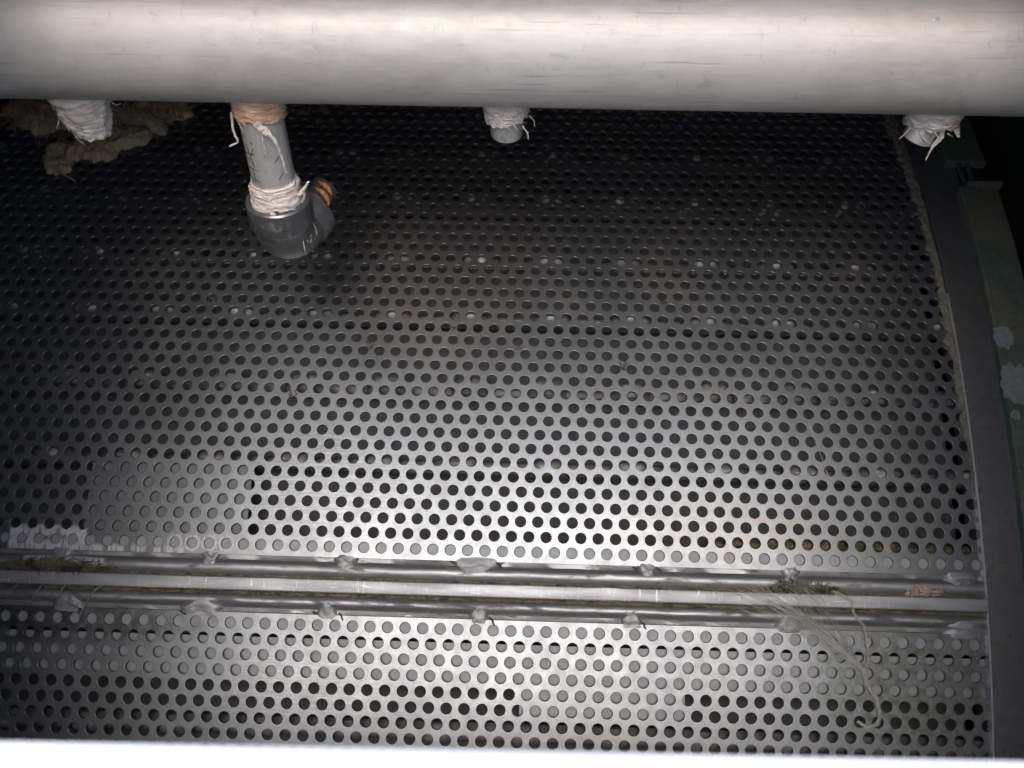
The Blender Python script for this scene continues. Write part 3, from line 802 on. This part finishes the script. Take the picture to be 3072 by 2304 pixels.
# third nozzle: taped, bare stub below
n3 = obj('nozzle', lathe_down([(zL(2.5), 0.5), (zL(2.5), 0.79), (zL(4.88), 0.79), (zL(4.97), 0.72), (zL(4.97), 0.4)], -1.79), M['stub'], hd)
n3['label'] = 'short bare-ended nozzle under the middle of the pipe'
wrap('tape_wrap', -1.79, zL(2.7), zL(3.95), 1.14, 0.92, M['tape'], n3, 3.9, turns=5, amp=0.09, tilt=0.05)
fibres('tape_fibre', M['tape'], n3, [([(-1.0, PY - .7, zL(4.0)), (-.75, PY - .7, zL(4.4)), (-.7, PY - .7, zL(4.75))], .05), ([(-.7, PY - .4, zL(3.6)), (-.45, PY - .4, zL(3.9)), (-.4, PY - .5, zL(4.2))], .04)])
# fourth nozzle: taped, its end cap hanging askew
mb = MB(); ax = Vector((-0.30, -0.12, -1)).normalized(); b4 = Vector((18.75, PY, zL(2.3)))
mb.lathe(b4, ax, [(0, 0.5), (0, 0.70), (2.4, 0.72), (2.45, 0.66), (2.45, 0.3)], 40)
n4 = obj('nozzle', mb, M['stub'], hd); n4['label'] = 'crooked taped nozzle at the right above the flange'
wrap('tape_wrap', 18.55, zL(2.7), zL(3.95), 1.30, 1.08, M['tape'], n4, 7.7, turns=5, amp=0.12, tilt=0.22)
fibres('tape_fibre', M['tape'], n4, [([b4 + ax * 1.2 + Vector((.4, -.7, 0)), b4 + ax * 1.9 + Vector((.75, -.6, 0)), b4 + ax * 2.5 + Vector((.6, -.6, 0))], .22), ([b4 + ax * 2.3 + Vector((.6, -.6, 0)), b4 + ax * 3.0 + Vector((.65, -.6, -.2))], .07),
                                    ([(17.6, PY - .5, zL(3.6)), (17.3, PY - .6, zL(4.1)), (17.1, PY - .6, zL(4.4))], .05), ([(19.7, PY - .4, zL(3.9)), (19.9, PY - .5, zL(4.3))], .2)])

# ------------------------------------------------------------------ weed, silt and fibres
def uP(px, py, h=0.0):
    X, s = un(px, py, h); return Vector(Pt(X, s, h))


mb = MB()
def lobe(px, py, rx, ry, ang, h, seed):
    X, s = un(px, py, 0.3); ca_, sa_ = math.cos(ang), math.sin(ang); n = 22
    vs = []; fs = []
    for i in range(n + 1):
        for j in range(n + 1):
            u = 2 * i / n - 1; v = 2 * j / n - 1
            du = u * math.sqrt(1 - v * v / 2); dv = v * math.sqrt(1 - u * u / 2)
            q = 1 + 0.34 * nz(du * 1.8, dv * 1.8, seed) + 0.16 * nz(du * 5, dv * 5, seed); rr = min(1.0, math.hypot(du, dv))
            a = du * rx * q; b = dv * ry * q
            hh = h * 0.38 * max(0, 1 - rr ** 5) + 0.22 * abs(math.sin(2.3 * a + 1.5 * b + 3 * nz(a, b, seed))) ** 2 * (1 - rr ** 4) * (1 + 0.5 * nz(du * 2, dv * 2, seed + 3)) + 0.16 * nz(a * 2.2, b * 5, seed) + 0.08 * abs(nz(a * 6, b * 2, seed)) + 0.1
            vs.append(Pt(X + a * ca_ - b * sa_, s + a * sa_ + b * ca_, hh if rr < 0.99 else -0.05))
    for i in range(n):
        for j in range(n): fs.append((i * (n + 1) + j, (i + 1) * (n + 1) + j, (i + 1) * (n + 1) + j + 1, i * (n + 1) + j + 1))
    mb.add(vs, fs)
lobe(175, 465, 1.15, 1.8, 0.35, 0.5, 1); lobe(232, 440, 0.75, 1.4, -0.2, 1.0, 5); lobe(350, 415, 2.2, 1.3, 0.35, 1.1, 9); lobe(300, 440, 1.3, 1.2, 0.2, 0.9, 13)
lobe(440, 360, 2.0, 0.75, -0.45, 1.0, 17); lobe(130, 345, 1.8, 1.8, 0, 1.2, 21); lobe(250, 340, 3.4, 1.8, 0, 1.2, 25); lobe(480, 320, 2.2, 1.6, 0, 0.9, 29); lobe(60, 320, 1.4, 1.2, 0, .8, 33)
for i in range(420):
    px = random.uniform(40, 560); py = random.uniform(305, 350) + 90 * max(0, 1 - abs(px - 270) / 220) * random.random()
    X, s = un(px, py, 0.5); a = random.uniform(-3.14, 3.14); L_ = random.uniform(0.6, 2.2)
    mb.tube([Pt(X + L_ * t * math.cos(a) + .2 * nz(t * 3, i), s + L_ * t * math.sin(a) + .2 * nz(t * 3, i, 4), 0.25 + 1.0 * random.random() * (1 - t) + .3 * nz(t * 4, i, 9)) for t in np.linspace(0, 1, 6)], random.uniform(.012, .03), 4)
mb.tube([uP(170, 515, .1), uP(190, 525, .2), uP(210, 530, .15), uP(225, 545, .1)], 0.05, 5)
clump = obj('weed_clump', mb, M['weed'], None, angle=0, loc=Pt(-32, 31))
tag(clump, 'brown clump of rotting weed lying behind the leftmost nozzle', 'debris')

# ragged silt on the crest under the pipe and along the flange
mb = MB()
def strip_h(X, q, u, v):
    e = 1 - abs(2 * u - 1) ** 3
    wdt = 0.28 + 0.36 * max(0, (q - 16) / 18) + 0.18 * nz(q * .9, 3.3) + 0.12 * nz(q * 3.1, 1.1)
    if q < 11: wdt *= max(0.05, (q - 2) / 9)
    Xn = XE + 0.05 - wdt * 2.1 * (1 - u) * (0.75 + 0.35 * nz(q * 1.7, 9) + 0.2 * nz(q * 6, 2))
    return (Xn, q, -0.02 + 0.30 * e * (0.8 + 0.6 * nz(q * 2, u * 3)) + 0.05 * nz(q * 9, u * 9))
mb.patch(XE - 1, XE, 2.5, 46, strip_h, 10, 320)
strip = obj('silt_strip', mb, M['silt'], None, angle=0, loc=Pt(25, 20))
tag(strip, 'pale brown silt caked along the dark end flange of the drum', 'silt', kind='stuff')
mb = MB()
for i in range(22):
    px = random.choice([random.gauss(1960, 60), random.gauss(1760, 40), random.uniform(1500, 2600), random.uniform(700, 1000)]); py = 300 + (px / 3072) * 48 + random.uniform(-4, 22)
    X, s = un(px, py, 0.1); r = random.uniform(.15, .45); n = 12
    pts = [(X + r * (1 + .5 * nz(math.cos(2 * math.pi * j / n) * 2, math.sin(2 * math.pi * j / n) * 2, i)) * math.cos(2 * math.pi * j / n) * .8, s + r * (1 + .5 * nz(math.cos(2 * math.pi * j / n) * 2, math.sin(2 * math.pi * j / n) * 2, i + 50)) * math.sin(2 * math.pi * j / n)) for j in range(n)]
    mb.add([Pt(X, s, 0.16)] + [Pt(a, b, 0.02) for a, b in pts], [(0, 1 + j, 1 + (j + 1) % n) for j in range(n)])
for (fx, fy) in ((1388, 562), (410, 840), (1354, 986), (1110, 1035), (2257, 729), (1701, 715), (1556, 1040), (1870, 1100), (640, 900), (2300, 560), (1240, 880), (960, 640), (2040, 640), (1640, 480), (1990, 900), (880, 1180)):
    for k in range(4):
        X, s = un(fx + random.uniform(-9, 9), fy + random.uniform(-9, 9), .05); a = random.uniform(0, 6.28); L_ = random.uniform(.1, .3)
        mb.tube([Pt(X + L_ * t * math.cos(a) + .06 * math.sin(t * 5), s + L_ * t * math.sin(a), .04 + .05 * (1 - t * t)) for t in (-1, -.3, .3, 1)], [.015, .05, .045, .01], 5)
crest = obj('silt_flake', mb, M['crud'], None, angle=0, loc=Pt(0, 37))
tag(crest, 'scattered brown silt flakes and flecks on the upper drum surface', 'silt', kind='stuff')


def moss_heap(px0, px1, s, hgt, wd, seed, n=700, peak=0.5):
    mb = MB(); xa = un(px0, 1700)[0]; xb = un(px1, 1760)[0]
    def env(u): return max(0.0, 1 - abs((u - peak) / (peak if u < peak else 1 - peak)) ** 1.6)
    mb.patch(xa, xb, s - wd / 2, s + wd / 2, lambda X, q, u, v: (X, s + (q - s) * (0.35 + 0.65 * env(u)) + .08 * nz(X * 4, v * 3, seed) + (0.12 * env(u)), -0.1 + env(u) * hgt * (1 - abs(2 * v - 1) ** 2) * (0.9 + .5 * nz(X * 3, q * 3, seed)) + .05 * nz(X * 9, q * 9, seed)), 70, 14)
    for i in range(n):
        u = min(0.99, max(0.01, random.gauss(peak, .25))); X = xa + (xb - xa) * u; e = env(u); q = s + random.uniform(-.5, .5) * wd * (0.3 + .7 * e)
        h = hgt * e * random.uniform(.3, 1.0); a = random.uniform(0, 6.28); L_ = random.uniform(.15, .5) * (0.4 + e)
        mb.tube([Pt(X + L_ * t * math.cos(a), q + L_ * t * math.sin(a) * .7, h + .2 * e * math.sin(t * 3)) for t in (0, .5, 1)], random.uniform(.012, .03), 3, cap=False)
    return mb


o = obj('moss_heap', moss_heap(-60, 420, -1.54, 0.34, 0.58, 3, 900, 0.45), M['moss'], None, angle=0, loc=Pt(-27, -1.5)); tag(o, 'green brown moss heaped along the flat bar at the left', 'moss')
o = obj('moss_heap', moss_heap(2260, 2560, -1.56, 0.28, 0.5, 8, 420, 0.45), M['moss'], None, angle=0, loc=Pt(16, -1.5)); tag(o, 'grey green tuft of moss on the seam right of centre', 'moss')

# a scrap of tan pulp on the seam
mb = MB(); X, s = un(2772, 1768, 0.2)
for (dx, r, hh) in ((-.35, .42, .4), (.2, .38, .42), (.75, .25, .25), (-.85, .22, .2)):
    mb.patch(X + dx - r, X + dx + r, s - .42, s + .38, lambda Xq, q, u, v: -0.05 + hh * 1.25 * max(0, (1 - (2 * u - 1) ** 2 - (2 * v - 1) ** 2)) ** .8 * (0.9 + .6 * nz(Xq * 4, q * 4, dx)), 14, 14)
for i in range(6):
    a = random.uniform(0, 6.28); mb.tube([Pt(X + .3 + t * math.cos(a) * .9, s - .1 + t * math.sin(a) * .35, .42 - .3 * t) for t in (0, .4, .7, 1)], .07, 5)
o = obj('pulp_scrap', mb, M['tissue'], None, angle=0, loc=Pt(X, s)); tag(o, 'crumpled tan scrap lying on the seam near the right end', 'debris')


def strand(name, pts, r, label, mat='greenfibre', grp='thin green strands trailing over the seam', h=.42):
    mb = MB(); P_ = [uP(x, y, q) for x, y, q in pts]; path = []; k = 18
    for i in range(k + 1):
        t = i / k * (len(P_) - 1); a = min(int(t), len(P_) - 2); f = t - a; f = f * f * (3 - 2 * f) * .5 + f * .5
        path.append(P_[a].lerp(P_[a + 1], f) + Vector((nz(i * .5, r * 99), nz(i * .5, r * 77, 4), 0)) * .04)
    mb.tube(path, [r * (1 - .5 * i / k) for i in range(k + 1)], 5)
    o = obj(name, mb, M[mat], None, loc=path[0]); return tag(o, label, 'fibre', grp)


strand('weed_strand', [(90, 1742, .1), (55, 1750, .3), (42, 1765, .25), (33, 1785, .1)], .045, 'shortest green strand over the seam at the far left')
strand('weed_strand', [(150, 1742, .1), (125, 1755, .3), (105, 1780, .25), (85, 1815, .1), (80, 1830, 0.05)], .04, 'thin green strand over the seam ending beside a dark weld')
strand('weed_strand', [(230, 1745, .1), (195, 1755, .3), (183, 1775, .25), (180, 1795, .1), (177, 1805, .05)], .06, 'thick hooked green strand third from the left edge')
strand('weed_strand', [(330, 1748, .1), (290, 1765, .3), (272, 1785, .25), (262, 1805, .1), (245, 1830, .06), (238, 1852, .05)], .06, 'longest green strand, its tip reaching the first holes below the seam')

# wispy grey fibres trailing down the lower sheet at the right
mb = MB()
trunk = [(2590, 2010), (2600, 2050), (2630, 2100), (2640, 2150), (2630, 2175), (2600, 2180), (2575, 2165)]
for i in range(70):
    sx = random.uniform(2190, 2440); sy = 1752 + (sx - 2190) * .03 + random.uniform(-8, 70) * (sx < 2400)
    mid = [(sx + (2590 - sx) * t + random.gauss(0, 10) * (1 - t) * 4 * t, sy + (2010 - sy) * t ** 1.15 + random.gauss(0, 9) * (1 - t)) for t in (0, .25, .5, .75)]
    end = random.choice([3, 4, 5, 7, 7]); pts = mid + [(x + random.gauss(0, 3.5), y + random.gauss(0, 3)) for x, y in trunk[:end]]
    mb.tube([uP(x, y, .1 + (.32 if k < 2 else .06) + random.uniform(0, .06)) for k, (x, y) in enumerate(pts)], random.uniform(.005, .011), 3, cap=False)
for i in range(12):
    pts = [(2500 + random.gauss(0, 5), 1775), (2555, 1800), (2560, 1840), (2590, 1880), (2603, 1930), (2607, 1975), (2592, 2010)]
    mb.tube([uP(x + random.gauss(0, 3), y + random.gauss(0, 3), .12 + (.3 if k < 3 else 0)) for k, (x, y) in enumerate(pts)], random.uniform(.005, .011), 3, cap=False)
wisp = obj('fibre_wisp', mb, M['palefibre'], None, loc=Pt(17, -5)); tag(wisp, 'grey tangle of hair-like fibres trailing from the seam over the lower holes', 'fibre')

mb = MB(); mb.tube([uP(x, y, .03) for x, y in ((2425, 1262), (2440, 1310), (2462, 1365), (2480, 1415), (2495, 1455), (2512, 1490))], .014, 4)
hair = obj('pale_thread', mb, M['palefibre'], None, loc=uP(2460, 1365)); tag(hair, 'single pale hair-thin thread lying on the upper perforated sheet at the right', 'fibre')

mb = MB(); mb.patch(10.2, XE, 0.45, 1.15, lambda X, q, u, v: -0.42 - 0.35 * abs(2 * v - 1) - 0.25 * max(0, 1 - 3 * u) + 0.38 * nz(X * 1.3, q * 2, 4) + 0.12 * nz(X * 5, q * 5, 2), 120, 8)
dep = obj('silt_deposit', mb, M['crud'], None, angle=0, loc=Pt(18, 0.9)); tag(dep, 'brown silt lodged behind a row of holes just above the seam at the right', 'silt', kind='stuff')
